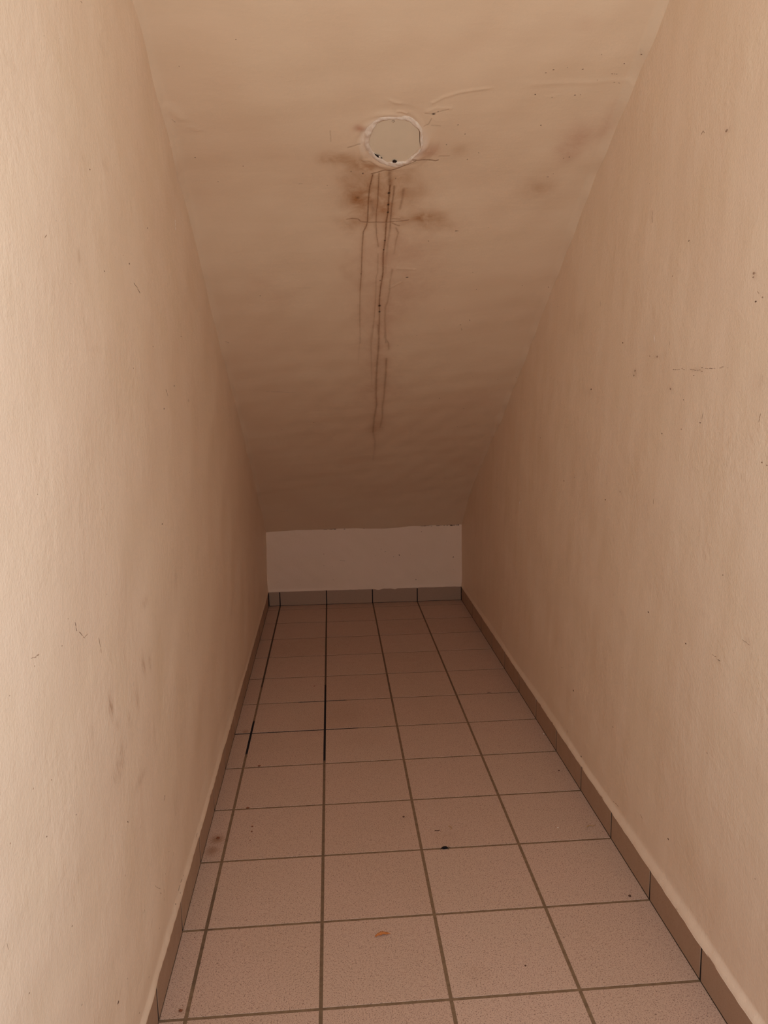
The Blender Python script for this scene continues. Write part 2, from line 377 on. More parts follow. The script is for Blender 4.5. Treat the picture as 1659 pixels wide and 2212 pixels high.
SPECKS = [(0.1194,0.5959,1.52,1.0,1.0),(0.2455,0.4693,1.27,2.5,1.0),(0.2329,0.8651,1.52,2,1.0),(0.1864,0.6099,0.89,1.0,1.0),(0.3117,0.5146,0.76,1.0,1.0),(0.2947,0.4939,0.76,1.0,1.0),(0.2531,0.4647,0.76,1.0,1.0),(0.0479,0.6298,1.01,1,0.6),(0.2724,0.7664,1.01,1.0,1.0),(0.3463,0.5574,1.01,1.0,1.0),(0.3268,0.5744,1.01,1.0,1.0),(0.0959,0.592,1.27,1,0.6),(0.175,0.6455,2.78,1,1.0),(0.1756,0.6746,2.28,1.0,1.0),(0.1761,0.6931,2.03,1.0,1.0),(0.1737,0.7628,1.77,1.0,1.0),(0.1721,0.7851,1.52,1.0,1.0),(0.1714,0.9509,3.29,1.0,1.0),(0.1725,0.9715,2.53,1.0,1.0),(0.1108,0.6586,3.54,1,0.35),(0.3298,0.7394,0.76,1.0,1.0),(0.2796,0.538,0.76,1.0,1.0),(0.1223,0.8488,1.52,1,0.6),(0.1685,0.8679,1.27,1.0,1.0),(0.392,1.0288,2.03,1,0.5),(0.3867,1.016,2.28,1,0.35),(0.4093,1.0038,2.03,1,0.3),(0.3359,0.9632,0.76,1,0.7),(0.4013,0.7311,0.76,1,0.6),(0.3762,1.3434,2.03,1.0,1.0),(-0.0132,1.465,1.27,2,1.0),(0.4606,1.515,1.27,1,0.7),(0.3935,1.034,1.52,1,0.5),(0.1262,1.3293,0.76,1,0.8),(0.2762,1.0544,0.76,1,0.6),(0.229,1.0946,0.76,1,0.6),(0.1986,1.269,1.27,1,0.5),(0.4604,1.2383,0.76,1,0.6),(0.4632,1.405,1.01,1,0.6),(-0.006,1.2529,1.01,1,0.5),(-0.1215,0.9217,1.36,1.0,1.0),(-0.1181,1.5071,1.08,1.0,1.0),(-0.1464,2.0693,1.36,1,1.0),(-0.135,0.8537,0.81,1,0.5),(-0.206,0.5684,1.36,1.0,1.0),(-0.1163,0.5849,1.08,1,0.7),(-0.1717,0.6247,1.08,1,0.6),(-0.1979,0.3948,0.81,1,0.6),(-0.0959,0.3457,0.81,1,0.6),(0.4254,0.434,1.27,1.6,1.0),(0.4981,0.4339,1.27,1.6,1.0),(0.5079,0.4328,1.01,1,0.6),(0.4448,0.3881,1.27,1.5,0.7),(0.4965,0.3872,1.27,2,0.8),(0.4331,0.394,1.01,2,0.6),(0.5671,0.3792,1.52,1.0,1.0),(0.5872,0.3545,1.52,1,0.7),(0.4522,0.4931,1.52,1,1.0),(0.5288,0.5606,1.52,1,1.0),(0.508,0.5996,1.01,1,0.7),(0.5208,0.3626,1.01,1,0.5),(0.5293,0.4055,0.76,1,0.7),(0.5177,0.5629,1.27,1,0.6),(0.4576,0.4388,1.27,1,0.7),(0.4985,0.6069,1.52,2,0.3),(0.4684,0.384,1.01,1,0.5),(0.5383,1.2534,1.36,1.0,1.0),(0.5185,0.8901,1.08,1,0.6),(0.5852,0.8956,1.36,1,0.6),(0.3879,1.0168,2.17,1,0.5),(0.4083,1.0015,1.9,1,0.3),(0.3936,1.0352,1.36,1.0,1.0),(0.461,1.4043,1.08,1,0.7),(0.4604,1.5153,1.08,1,0.7),(0.4073,0.9014,1.08,1,0.6),(0.3884,0.8495,1.08,1,0.5),(0.5918,1.2411,1.63,1.5,0.5)]
STAINS = [(0.0799,0.5638,0.0458,0.0165,0.5,0),(0.117,0.5774,0.0348,0.014,0.4,0),(0.099,0.6085,0.0307,0.0264,0.3,0),(0.1097,0.6619,0.027,0.0291,0.6,0),(0.1405,0.6379,0.0631,0.0532,0.34,0),(0.1452,0.6884,0.0627,0.0387,0.3,0),(0.2441,0.5501,0.0276,0.0189,0.45,1),(0.1986,0.6085,0.0382,0.0265,0.35,0),(0.2271,0.6533,0.0493,0.0354,0.25,0),(0.253,0.7079,0.0487,0.0168,0.6,0),(0.2812,0.7277,0.0651,0.0173,0.3,0),(0.0982,0.724,0.0281,0.0171,0.4,0),(0.1606,0.7951,0.0753,0.1146,0.2,1),(0.1102,0.4992,0.0121,0.0062,0.6,1),(0.1357,0.5816,0.0093,0.0084,0.6,0),(0.1687,0.9556,0.0651,0.1817,0.16,1),(0.1663,0.6858,0.0101,0.0135,0.45,0),(0.2539,0.7866,0.0674,0.0526,0.14,1),(0.0478,0.5693,0.0184,0.0082,0.25,0),(0.3063,0.5499,0.0184,0.0163,0.18,0),(0.0941,0.8444,0.0276,0.0245,0.15,0),(0.2262,0.937,0.0589,0.0597,0.12,1),(0.2642,0.8815,0.0571,0.0756,0.12,1),(0.1746,1.2033,0.0438,0.2553,0.16,1),(0.1891,1.5023,0.0231,0.0608,0.22,0),(0.2387,1.2944,0.0531,0.0356,0.1,1),(0.5161,1.351,0.0741,0.0508,0.12,1),(0.1509,1.2917,0.0561,0.0475,0.1,1),(0.5339,0.5226,0.037,0.043,0.28,1),(0.5778,0.4857,0.0136,0.0393,0.25,1),(0.4893,0.6352,0.0399,0.0247,0.3,0),(0.4755,0.3147,0.0235,0.0104,0.12,1),(0.5169,0.5492,0.0282,0.0276,0.2,1),(-0.1164,0.8826,0.0475,0.0232,0.12,1),(-0.0699,0.9305,0.0368,0.033,0.1,1)]
PLATE = [(0.1439,0.4855),(0.1549,0.4821),(0.1753,0.4806),(0.1939,0.4807),(0.2027,0.4852),(0.2192,0.4996),(0.2232,0.506),(0.2255,0.5245),(0.2283,0.539),(0.2216,0.5492),(0.2127,0.5584),(0.2019,0.5701),(0.1861,0.5713),(0.1663,0.5719),(0.158,0.5655),(0.1516,0.5585),(0.1436,0.554),(0.1353,0.5449),(0.13,0.5325),(0.1295,0.5204),(0.1319,0.5107),(0.1378,0.4951)]
RIM = [(0.1372,0.4808),(0.1508,0.4746),(0.1654,0.4724),(0.18,0.4698),(0.195,0.4723),(0.2117,0.4814),(0.2242,0.4928),(0.231,0.507),(0.2335,0.5245),(0.2326,0.5378),(0.2275,0.5492),(0.2188,0.5596),(0.2141,0.5724),(0.2017,0.5784),(0.1902,0.5844),(0.175,0.5832),(0.1607,0.5784),(0.1464,0.5714),(0.1341,0.562),(0.1257,0.5472),(0.1188,0.5304),(0.1189,0.5183),(0.1208,0.5032),(0.1274,0.4904)]
COVER_SPOTS = [(0.1723,0.4842),(0.1809,0.5684),(0.1917,0.5725),(0.1497,0.5585)]
LEFT_CHIPS = [('d',(0.4372,0.938),(0.0057,0.0011),1),('l',(0.3604,0.9313),(0.3725,0.9209),0.6),('d',(0.328,0.8988),(0.0049,0.001),1),('l',(0.567,0.9107),(0.5811,0.9021),0.5),('d',(0.2514,0.7105),(0.0066,0.0014),1),('l',(-0.2038,0.6832),(-0.1986,0.6721),0.9),('l',(-0.1914,0.668),(-0.1712,0.6552),0.6),('l',(-0.1712,0.6552),(-0.1602,0.655),0.4),('l',(-0.1236,0.6385),(-0.1195,0.6166),0.6),('d',(0.1435,0.2824),(0.0049,0.0011),0.8),('d',(-0.0746,0.3683),(0.0026,0.0008),1),('d',(-0.2538,0.485),(0.0016,0.0006),1),('d',(-0.3307,0.5076),(0.0018,0.0007),0.7),('d',(-0.408,0.5496),(0.0017,0.0008),0.5),('d',(-0.247,0.6712),(0.0014,0.0006),1),('d',(-0.4052,0.4015),(0.0017,0.0008),0.6),('d',(-0.2901,0.2866),(0.0025,0.0009),0.5),('l',(-0.3072,0.6822),(-0.3253,0.6858),0.3),('d',(-0.3201,0.6766),(0.0021,0.0008),0.3),('d',(-0.3069,0.5538),(0.0022,0.0008),0.4),('d',(-0.3503,0.5684),(0.002,0.0008),0.4),('d',(-0.3783,0.6714),(0.0012,0.0006),0.4),('l',(-0.4336,0.4733),(-0.4324,0.4654),0.5),('d',(-0.295,0.3839),(0.002,0.0007),0.6),('d',(-0.3807,0.7527),(0.0011,0.0006),0.7),('l',(-0.2029,1.085),(-0.1967,1.0889),0.7),('d',(0.1568,1.114),(0.0057,0.0014),0.8),('l',(0.1768,1.09),(0.196,1.0841),0.9),('l',(0.196,1.0841),(0.2121,1.0776),1.0),('d',(0.2918,1.1896),(0.0056,0.0013),1),('d',(0.0154,1.0836),(0.0031,0.0009),1),('d',(0.4351,0.9373),(0.009,0.0017),1),('l',(0.3574,0.9324),(0.3702,0.9215),0.7),('d',(0.3281,0.8989),(0.0069,0.0014),1),('d',(-0.0166,1.1989),(0.0033,0.0009),1),('l',(0.5747,0.9126),(0.583,0.9048),0.5),('d',(0.1328,0.9633),(0.0039,0.0009),0.7),('d',(0.2782,1.0014),(0.0049,0.0011),0.7),('d',(0.5416,1.0334),(0.0071,0.0013),0.6),('d',(-0.126,1.0506),(0.002,0.0006),0.4),('l',(-0.004,1.3938),(0.0035,1.3951),0.5),('d',(0.1237,1.1206),(0.0032,0.0008),0.5),('l',(0.1419,0.2832),(0.1364,0.2788),0.8),('l',(-0.0747,0.3691),(-0.0704,0.3646),1.0),('l',(-0.105,0.3131),(-0.1067,0.3107),1),('d',(0.1613,0.0754),(0.0053,0.0012),1),('l',(0.2374,0.0778),(0.2128,0.0802),1.3),('l',(0.208,0.0806),(0.1912,0.0801),1.2),('d',(0.1962,0.0714),(0.004,0.0008),1),('l',(0.3797,0.0701),(0.3643,0.0688),1.0),('l',(-0.0086,0.3247),(-0.0112,0.3222),0.5),('d',(0.102,0.172),(0.0027,0.0006),0.6),('l',(0.1727,0.1637),(0.1716,0.1546),0.35),('l',(-0.0234,0.2028),(-0.0303,0.2012),0.5),('d',(0.0403,0.1229),(0.0049,0.0011),0.4),('d',(-0.1706,0.1836),(0.0056,0.0017),0.8),('d',(-0.0868,0.0924),(0.0049,0.0013),0.5),('d',(0.1398,0.186),(0.0036,0.0008),0.5),('l',(0.0368,0.1975),(0.0595,0.1744),0.3),('l',(0.0586,0.1714),(0.0672,0.1616),0.3),('l',(0.0856,0.1577),(0.0857,0.1372),0.3),('d',(-0.1299,0.1818),(0.0018,0.0006),0.3),('d',(-0.0304,0.0998),(0.0032,0.0009),0.4),('d',(0.2268,-0.0673),(0.0042,0.0009),0.3)]
LEFT_SMUDGES = [(0.0648,0.5348,0.0117,0.0172,0.55),(0.1002,0.5263,0.0089,0.0147,0.45),(-0.1025,0.5409,0.0096,0.0157,0.75),(-0.0949,0.4536,0.0359,0.0159,0.45),(-0.0764,0.4686,0.0103,0.018,0.4),(0.0197,0.5012,0.0092,0.0177,0.4),(-0.0312,0.4952,0.007,0.0131,0.35),(0.0987,0.6192,0.0212,0.0093,0.3),(0.0039,0.386,0.0312,0.0078,0.35),(0.33,0.5996,0.0153,0.0251,0.2),(0.0762,0.2416,0.0458,0.0249,0.15),(-0.0246,0.5743,0.007,0.0225,0.2),(-0.1788,0.5415,0.0051,0.0161,0.25),(0.2106,0.2226,0.0456,0.0369,0.18),(-0.0864,0.5099,0.0101,0.0106,0.35),(0.1026,0.3989,0.0109,0.0254,0.2),(-0.275,0.4138,0.0435,0.0146,0.08),(0.0637,0.2001,0.0176,0.0206,0.15),(-0.0871,1.086,0.0057,0.0098,0.4),(-0.0387,1.2048,0.0142,0.0032,0.25),(0.0478,1.2203,0.0236,0.0075,0.15),(-0.1647,1.2226,0.0365,0.0059,0.1),(-0.1528,1.2045,0.0153,0.0024,0.2),(0.0851,1.375,0.0246,0.0051,0.15),(-0.0526,0.9808,0.0241,0.0023,0.2),(0.1573,1.3693,0.0111,0.0218,0.1),(-0.2447,1.2301,0.0145,0.0053,0.15)]
RIGHT_CHIPS = [('l',(0.137,1.2957),(0.1451,1.2912),0.6),('l',(0.1396,1.2933),(0.135,1.2894),0.5),('l',(0.3173,1.2197),(0.3135,1.2001),0.35),('d',(0.1735,1.1444),(0.0032,0.0014),0.35),('d',(0.2261,1.0989),(0.0026,0.0011),0.5),('l',(0.5588,1.0935),(0.5566,1.0833),0.5),('d',(-0.0224,1.069),(0.0034,0.0018),0.45),('d',(-0.0213,1.0642),(0.0022,0.0012),0.3),('l',(-0.0324,1.0444),(-0.0366,1.0404),0.5),('d',(-0.0293,1.0322),(0.0025,0.0014),0.8),('d',(-0.0453,1.036),(0.0022,0.0012),0.3),('d',(0.4314,1.0037),(0.0041,0.0015),1),('d',(0.2741,0.9723),(0.0048,0.002),0.4),('d',(0.3061,0.9742),(0.004,0.0016),0.3),('d',(0.3713,0.95),(0.0054,0.0021),0.35),('d',(0.3761,0.9417),(0.0044,0.0017),0.3),('l',(0.2157,0.949),(0.1616,0.948),0.4),('l',(0.1618,0.9497),(0.108,0.9452),0.3),('l',(0.1082,0.9476),(0.0462,0.9489),0.3),('d',(0.1357,0.9387),(0.0019,0.0009),1),('d',(0.1107,0.95),(0.0019,0.0008),1),('d',(0.6028,0.9154),(0.0058,0.0019),0.9),('d',(0.2171,0.918),(0.0044,0.0018),0.25),('d',(0.1673,0.9009),(0.002,0.0009),0.8),('l',(0.1015,0.8825),(0.1048,0.872),0.6),('d',(0.108,0.8673),(0.0025,0.0012),0.9),('l',(-0.0593,0.8866),(-0.0551,0.8744),0.6),('d',(-0.0737,0.9155),(0.0019,0.001),1),('d',(0.2412,0.8427),(0.0032,0.0013),0.6),('d',(-0.069,0.8242),(0.0021,0.0011),0.7),('d',(-0.0811,0.8219),(0.0016,0.0009),0.7),('d',(0.494,0.6922),(0.004,0.0014),0.9),('l',(0.2587,0.7284),(0.2567,0.7178),0.7),('d',(0.7765,0.6966),(0.0054,0.0017),0.7),('d',(0.4188,0.7187),(0.0036,0.0014),0.5),('d',(0.9813,0.7864),(0.0056,0.0015),0.7),('l',(0.2273,0.9966),(0.2258,0.9899),0.4),('d',(0.5855,1.5749),(0.0034,0.0011),0.4),('d',(0.0679,1.2722),(0.0052,0.0025),0.2),('d',(0.1684,0.8545),(0.0024,0.0011),0.4),('d',(0.9332,1.1716),(0.0083,0.0022),0.5),('d',(0.6984,0.7142),(0.0034,0.0011),0.4),('d',(0.1097,0.5162),(0.0028,0.0013),0.8),('l',(0.0261,0.5272),(0.0129,0.5297),0.5),('l',(0.0079,0.5275),(0.0007,0.5276),1.0),('d',(0.2615,0.5227),(0.0035,0.0015),1),('d',(0.667,0.2089),(0.006,0.002),0.8),('d',(0.4127,0.2346),(0.0033,0.0013),0.8),('d',(0.148,0.1516),(0.0031,0.0015),0.8),('d',(0.6003,0.0753),(0.0063,0.0022),1),('l',(0.7064,0.092),(0.7058,0.0843),0.6),('l',(-0.0525,0.5783),(-0.0711,0.5759),0.4),('d',(0.0273,0.3705),(0.0019,0.001),0.5),('d',(0.7606,0.2308),(0.005,0.0016),0.4),('l',(0.2621,0.1287),(0.2524,0.1263),0.4),('l',(0.3884,0.081),(0.3717,0.0838),0.7),('l',(0.3995,0.0777),(0.3916,0.0787),0.7),('d',(0.0112,0.6532),(0.0017,0.0008),0.9),('d',(-0.1164,0.2584),(0.0015,0.0009),0.4),('d',(1.5904,0.0367),(0.0103,0.0022),0.3)]
RIGHT_SMUDGES = [(-0.0226,1.0669,0.0068,0.0065,0.35),(0.274,0.9719,0.0131,0.0039,0.35),(0.3711,0.9467,0.0152,0.0084,0.3),(0.1305,0.9477,0.078,0.0024,0.3),(0.2171,0.918,0.0139,0.0067,0.3),(0.3184,1.2105,0.0078,0.0096,0.25),(0.0678,1.2715,0.0192,0.0031,0.2),(0.6174,0.9114,0.0367,0.0147,0.15),(0.5328,1.4001,0.0315,0.0346,0.12),(0.6906,1.0626,0.0915,0.0302,0.1),(-0.0516,0.931,0.0108,0.0118,0.2),(0.0555,0.5805,0.0123,0.0078,0.15),(-0.0655,0.5797,0.0123,0.0069,0.2),(0.3845,0.4851,0.0164,0.0057,0.15)]
LEFT_WHITE = [('l',(0.5527,1.2556),(0.546,1.2344),1.0),('l',(0.5151,1.3812),(0.537,1.3841),0.9)]
RIGHT_WHITE = [('l',(0.29,1.0098),(0.2879,0.9981),1.0),('l',(1.1932,0.584),(1.1929,0.5757),0.7),('l',(1.3129,0.5084),(1.3093,0.5022),0.7),('l',(0.7899,1.211),(0.7818,1.205),0.6)]
BACK_CHIPS = [('d',(-0.0035,0.2229),(0.0015,0.0015),0.8),('d',(0.32,0.2071),(0.0015,0.0015),0.8),('d',(0.5536,0.1926),(0.0021,0.002),0.9),('d',(0.1522,0.1379),(0.0015,0.0015),0.6),('d',(0.5249,0.2638),(0.0015,0.0016),0.7),('d',(0.2423,0.2369),(0.0015,0.0015),0.6),('d',(0.2947,0.2013),(0.0015,0.0016),0.5),('d',(0.1559,0.1378),(0.0024,0.0025),0.7),('l',(0.3658,0.3053),(0.3748,0.3038),0.5),('d',(0.4169,0.308),(0.0024,0.0025),0.6),('d',(0.5252,0.2637),(0.0024,0.0025),0.4),('d',(-0.0937,0.2561),(0.0023,0.0024),0.4),('l',(0.0645,0.1931),(0.0853,0.1893),0.3),('l',(0.2536,0.2235),(0.2626,0.225),0.4),('d',(0.3195,0.2091),(0.0018,0.0019),0.8),('d',(-0.0046,0.1709),(0.0018,0.0018),0.7),('d',(-0.1441,0.2517),(0.0018,0.0018),0.5),('d',(0.3906,0.0974),(0.0024,0.0025),0.5)]


side_wall('wall_left', True, LEFT_CHIPS, LEFT_SMUDGES, LEFT_WHITE)
side_wall('wall_right', False, RIGHT_CHIPS, RIGHT_SMUDGES, RIGHT_WHITE)

# ------------------------------------------------------------------ low end wall
def end_wall():
    x0, x1 = float(x_left(2.2)) - 0.03, float(x_right(2.2)) + 0.03
    xs = np.linspace(x0, x1, 300); zs = np.linspace(HB - 0.003, 0.40, 120)
    xx, zz = np.meshgrid(xs, zs, indexing='ij')
    zz = zz + (waves(xs, xs * 0, 8, (.0010, .0010), (.1, .035))[:, None]) * np.exp(-((zz - HB) / .015) ** 2)
    lip = np.exp(-((zz - HB) / .006) ** 2)
    yy = y_back(xx) - 0.0012 * lip + waves(xx, zz, 21, (.0012, .0005), (.3, .08)) * (1 - lip) + 0.001
    g = np.stack([xx, yy, zz], -1)
    def tw(x, z): return Vector((x, float(y_back(x)) + .001, z))
    ch = Chips(); put_marks(ch, BACK_CHIPS, tw, Vector((1, 0, 0)), Vector((0, 0, 1)), Vector((0, -1, 0)))
    for _ in range(30):
        x, z = ch.rng.uniform(-.2, .57), ch.rng.uniform(.09, .3)
        vs, fs = blob(tw(x, z), Vector((1, 0, 0)), Vector((0, 0, 1)), Vector((0, -1, 0)), *(ch.rng.uniform(.0004, .0012, 2)), 0, .0003, ch.rng); ch.add(vs, fs, 3)
    # crumbly crack where wall and soffit meet
    for i in range(46):
        t = i / 45; x = -.05 + .62 * t
        if ch.rng.random() < (.35 + .4 * (t > .3)):
            z = float(soffit(y_back(x))) - .0015 + ch.rng.normal(0, .0007)
            vs, fs = blob(tw(x, z), Vector((1, 0, 0)), Vector((0, 0, 1)), Vector((0, -1, 0)), ch.rng.uniform(.003, .010), ch.rng.uniform(.0006, .0014), 0, .0012, ch.rng); ch.add(vs, fs, 1)
    for (x, a, b) in ((.545, .006, .003), (.577, .003, .002)):
        vs, fs = blob(tw(x, float(soffit(y_back(x))) - .002), Vector((1, 0, 0)), Vector((0, 0, 1)), Vector((0, -1, 0)), a, b, 0, .0015, ch.rng); ch.add(vs, fs, 1)
    o = slab('wall_back', g, (0, 0.12, 0), [M_end, M_dirt, M_dirt_mid, M_dirt_soft, M_white], flip=False, extra=ch.get(), attrs={'smudge': xx * 0})
    return tag(o, kind='structure')
end_wall()

# ------------------------------------------------------------------ sloping soffit (underside of the stairs) and flat hall ceiling
def seg_field(X, Y, pts, s0, s1, width, power=2.0):
    """strength along a polyline, falling off across its width; evaluated only near it"""
    out = np.zeros_like(X); tot = sum(math.dist(pts[i], pts[i + 1]) for i in range(len(pts) - 1)); run = 0
    for (ax, ay), (bx, by) in zip(pts[:-1], pts[1:]):
        L = math.dist((ax, ay), (bx, by)); m_ = width * 4
        i0, i1 = np.searchsorted(GX, [min(ax, bx) - m_, max(ax, bx) + m_]); j0, j1 = np.searchsorted(GY, [min(ay, by) - m_, max(ay, by) + m_])
        if i1 <= i0 or j1 <= j0: run += L; continue
        sx, sy = X[i0:i1, j0:j1], Y[i0:i1, j0:j1]
        t = np.clip(((sx - ax) * (bx - ax) + (sy - ay) * (by - ay)) / max(L * L, 1e-9), 0, 1)
        d = np.hypot(sx - ax - t * (bx - ax), (sy - ay - t * (by - ay)) * 1.17)
        s = (s0 + (s1 - s0) * (run + t * L) / tot) * np.exp(-(d / width) ** power)
        out[i0:i1, j0:j1] = np.maximum(out[i0:i1, j0:j1], s); run += L
    return out

CX, CY = 0.1760, 0.5255
def soffit_frame(x, y):
    z = float(soffit(y)); dz = (float(soffit(y + .01)) - float(soffit(y - .01))) / .02
    V_ = Vector((0, 1, dz)).normalized(); U = Vector((1, 0, 0)); N = U.cross(V_).normalized()
    if N.z > 0: N = -N
    return Vector((x, y, z)), U, V_, N
GX = np.concatenate([np.arange(-0.27, 0.02, 0.008), np.arange(0.02, 0.33, 0.0010), np.arange(0.33, 0.625, 0.008)])
GY = np.concatenate([np.arange(Y_END, 0.34, 0.01), np.arange(0.34, 1.12, 0.0013), np.arange(1.12, 1.55, 0.004), np.arange(1.55, 2.25, 0.012)])

def in_fine(x, y): return .02 < x < .33 and .34 < y < 1.12
def soffit_chips():
    ch = Chips()
    def frame(x, y):
        return soffit_frame(x, y)
    for x, y, r, a, s in SPECKS:
        if in_fine(x, y): continue
        p, U, V_, N = frame(x, y); rr = max(r * .00095, .0007); mi = 1 if s >= .9 else (2 if s > .55 else 3)
        vs, fs = blob(p, U, V_, N, rr * a, rr * .8, ch.rng.normal(0, .15), .0006, ch.rng); ch.add(vs, fs, mi)
    for pts, s, w in CRACKS:
        if in_fine(*pts[0]): continue
        for (ax, ay), (bx, by) in zip(pts[:-1], pts[1:]):
            L = math.dist((ax, ay), (bx, by)); n = max(1, int(L / .004))
            for i in range(n):
                if ch.rng.random() < .2: continue
                t = (i + .5) / n; p, U, V_, N = frame(ax + (bx - ax) * t, ay + (by - ay) * t)
                vs, fs = blob(p, U, V_, N, .0026, .0005, math.atan2(by - ay, bx - ax), .0006, ch.rng); ch.add(vs, fs, 2 if s > .4 else 3)
    return ch
def soffit_mesh():
    X, Y = np.meshgrid(GX, GY, indexing='ij')
    Z = soffit(Y)
    drip = X * 0; dark = X * 0; so = X * 0; sr = X * 0; pale_ring = X * 0; up = X * 0
    for pts, s0, s1, w in DRIPS: 
        f = seg_field(X, Y, pts, s0, s1, w * 0.0009)
        drip = np.maximum(drip, f * .82); 
        so = np.maximum(so, seg_field(X, Y, pts, s0 * .35, s1 * .35, w * 0.002 + .003))
    for pts, s, w in CRACKS:
        if not in_fine(*pts[0]): continue
        f = seg_field(X, Y, pts, s, s, w * 0.0010); drip = np.maximum(drip, f * .9); up = up + f * 0.0012
    for pts, h, w in RIDGES:
        up = up - seg_field(X, Y, pts, 1, 1, max(w * 0.0011, .0016)) * h * 0.0011
    for x, y, r, a, s in SPECKS:
        if not in_fine(x, y): continue
        rr = max(r * 0.00095, 0.0009); d = ((X - x) / (rr * a)) ** 2 + ((Y - y) / (rr * .9)) ** 2
        near = d < 9
        if near.any(): dark[near] = np.maximum(dark[near], s * np.exp(-d[near] ** 2 * .6))
    for x, y, rx, ry, s, kind in STAINS:
        wob = 1 + .25 * np.sin(X * 130 + y * 50) * np.sin(Y * 110 + x * 70)
        f = min(1, s * 1.15) * np.exp(-(((X - x) / rx) ** 2 + ((Y - y) / ry) ** 2) * 1.2 * wob)
        if kind: sr = 1 - (1 - sr) * (1 - f)
        else: so = 1 - (1 - so) * (1 - f)
    # rough plaster swirl around the patched hole
    dx, dy = X - CX, (Y - CY) * 1.165; R = np.hypot(dx, dy); A = np.arctan2(dy, dx)
    ringw = np.exp(-((R - .066) / .010) ** 2)
    up -= ringw * (0.0012 + 0.0010 * np.sin(A * 3 + 1) + .0006 * np.sin(A * 7 + R * 300))
    pale_ring = np.maximum(pale_ring, .3 * np.exp(-((R - .060) / .006) ** 2) * (0.6 + .4 * np.sin(A * 2 + .5)))  # ring of paler colour around the rim
    hole = np.clip((.0535 - R) / .0025, 0, 1); up += hole * 0.012; dark = np.maximum(dark, hole * .98)  # inside of the recess coloured near-black in place of its shade
    # coved corners: the soffit turns down into the side walls
    dl = X - x_left(Y); dr = x_right(Y) - X
    rl = .011 + .004 * np.sin(Y * 13) + .002 * np.sin(Y * 47); rr_ = .007 + .003 * np.sin(Y * 17 + 2) + .002 * np.sin(Y * 61)
    fade = np.clip((2.12 - Y) / .25, 0.12, 1); rl = rl * fade; rr_ = rr_ * fade
    for d, r_ in ((dl, rl), (dr, rr_)):
        k = np.clip((r_ - d) / r_, 0, 1); up = up - r_ * (1 - np.sqrt(np.clip(1 - k * k, 0, 1))) * .8
    up = up + waves(X, Y, 31, (.0030, .0014, .0005), (.7, .22, .08)) * (1 - hole) * np.exp(-np.clip(.09 - R, 0, 1) / .02)
    Z = Z + up * 1.17
    g = np.stack([X, Y, Z], -1)
    at = {'drip': drip, 'dark': dark, 'stain_ochre': so, 'stain_red': sr, 'pale_ring': np.clip(pale_ring, 0, 1)}
    iy = lambda x, y: float(up[min(np.searchsorted(GX, x), len(GX) - 1), min(np.searchsorted(GY, y), len(GY) - 1)])
    sc_ = soffit_chips()
    ev = np.array(sc_.v); ev[:, 2] += np.array([iy(x, y) for x, y, z in sc_.v]) * 1.17
    o = slab('ceiling', g, (0, 0.1, 0.16), [M_ceil, M_dirt, M_dirt_mid, M_dirt_soft], flip=True, extra=(ev, np.array(sc_.f), np.array(sc_.m), None), attrs=at)
    return tag(o, kind='structure')
soffit_mesh()

def box(name, lo, hi, mat, parent=None, bevel=0):
    bm = bmesh.new()
    bmesh.ops.create_cube(bm, size=1)
    for v in bm.verts: v.co = Vector([(lo[i] + hi[i]) / 2 + v.co[i] * (hi[i] - lo[i]) for i in range(3)])
    if bevel: bmesh.ops.bevel(bm, geom=bm.edges[:], offset=bevel, segments=2, affect='EDGES')
    me = bpy.data.meshes.new(name); bm.to_mesh(me); bm.free(); me.materials.append(mat)
    return link_mesh(name, me, parent)
# the hall behind the camera: light comes from there
HX0, HX1, HY0, HZ = -1.55, 1.75, -3.1, 2.50
JL, JR = float(x_left(Y_END)) - .02, float(x_right(Y_END)) + .02
tag(box('ceiling_hall', (HX0 - .1, HY0 - .1, HZ), (HX1 + .1, Y_END, HZ + .12), M_hall), kind='structure')
tag(box('floor_hall', (HX0 - .1, HY0 - .1, -.12), (HX1 + .1, Y_END, 0.0), M_hall_floor), kind='structure')
tag(box('wall_front', (HX0 - .1, HY0 - .12, 0), (HX1 + .1, HY0, HZ), M_hall), kind='structure')
tag(box('wall_hall_left', (HX0 - .12, HY0, 0), (HX0, Y_END, HZ), M_hall), kind='structure')
tag(box('wall_hall_right', (HX1, HY0, 0), (HX1 + .12, Y_END, HZ), M_hall), kind='structure')
tag(box('wall_mouth_left', (HX0 - .1, Y_END, 0), (JL, Y_END + .10, HZ + .1), M_hall), kind='structure')
tag(box('wall_mouth_right', (JR, Y_END, 0), (HX1 + .1, Y_END + .10, HZ + .1), M_hall), kind='structure')
tag(box('wall_mouth_header', (JL, Y_END, float(soffit(Y_END)) + .01), (JR, Y_END + .10, HZ + .1), M_hall), kind='structure')

# ------------------------------------------------------------------ tiled floor
ROWS = [(0.0041, .0052), (.9725, .0057), (1.9499, .0038), (2.9098, .0037), (3.8708, .0090), (4.8419, .0090), (5.8218, .0044), (6.8259, .0002), (7.8085, .0000), (8.7909, -.0028), (9.7643, -.0180), (10.7079, -.0170)]
ROWS = [(Y_END / T, 0)] + [(0.0041 + .9728 * j, .005) for j in range(-3, 0)] + ROWS + [(11.20, -.0115)]
COLS = [(-1.2069, -.0023), (-1.0096, .002), (.0013, .0007), (.999, .0009), (2.0086, -.0029), (2.9723, -.0026)]
def cross(col, row):
    a, b = col; c, d = row; y = (c + d * a) / (1 - d * b); return Vector(((a + b * y) * T, y * T, 0))

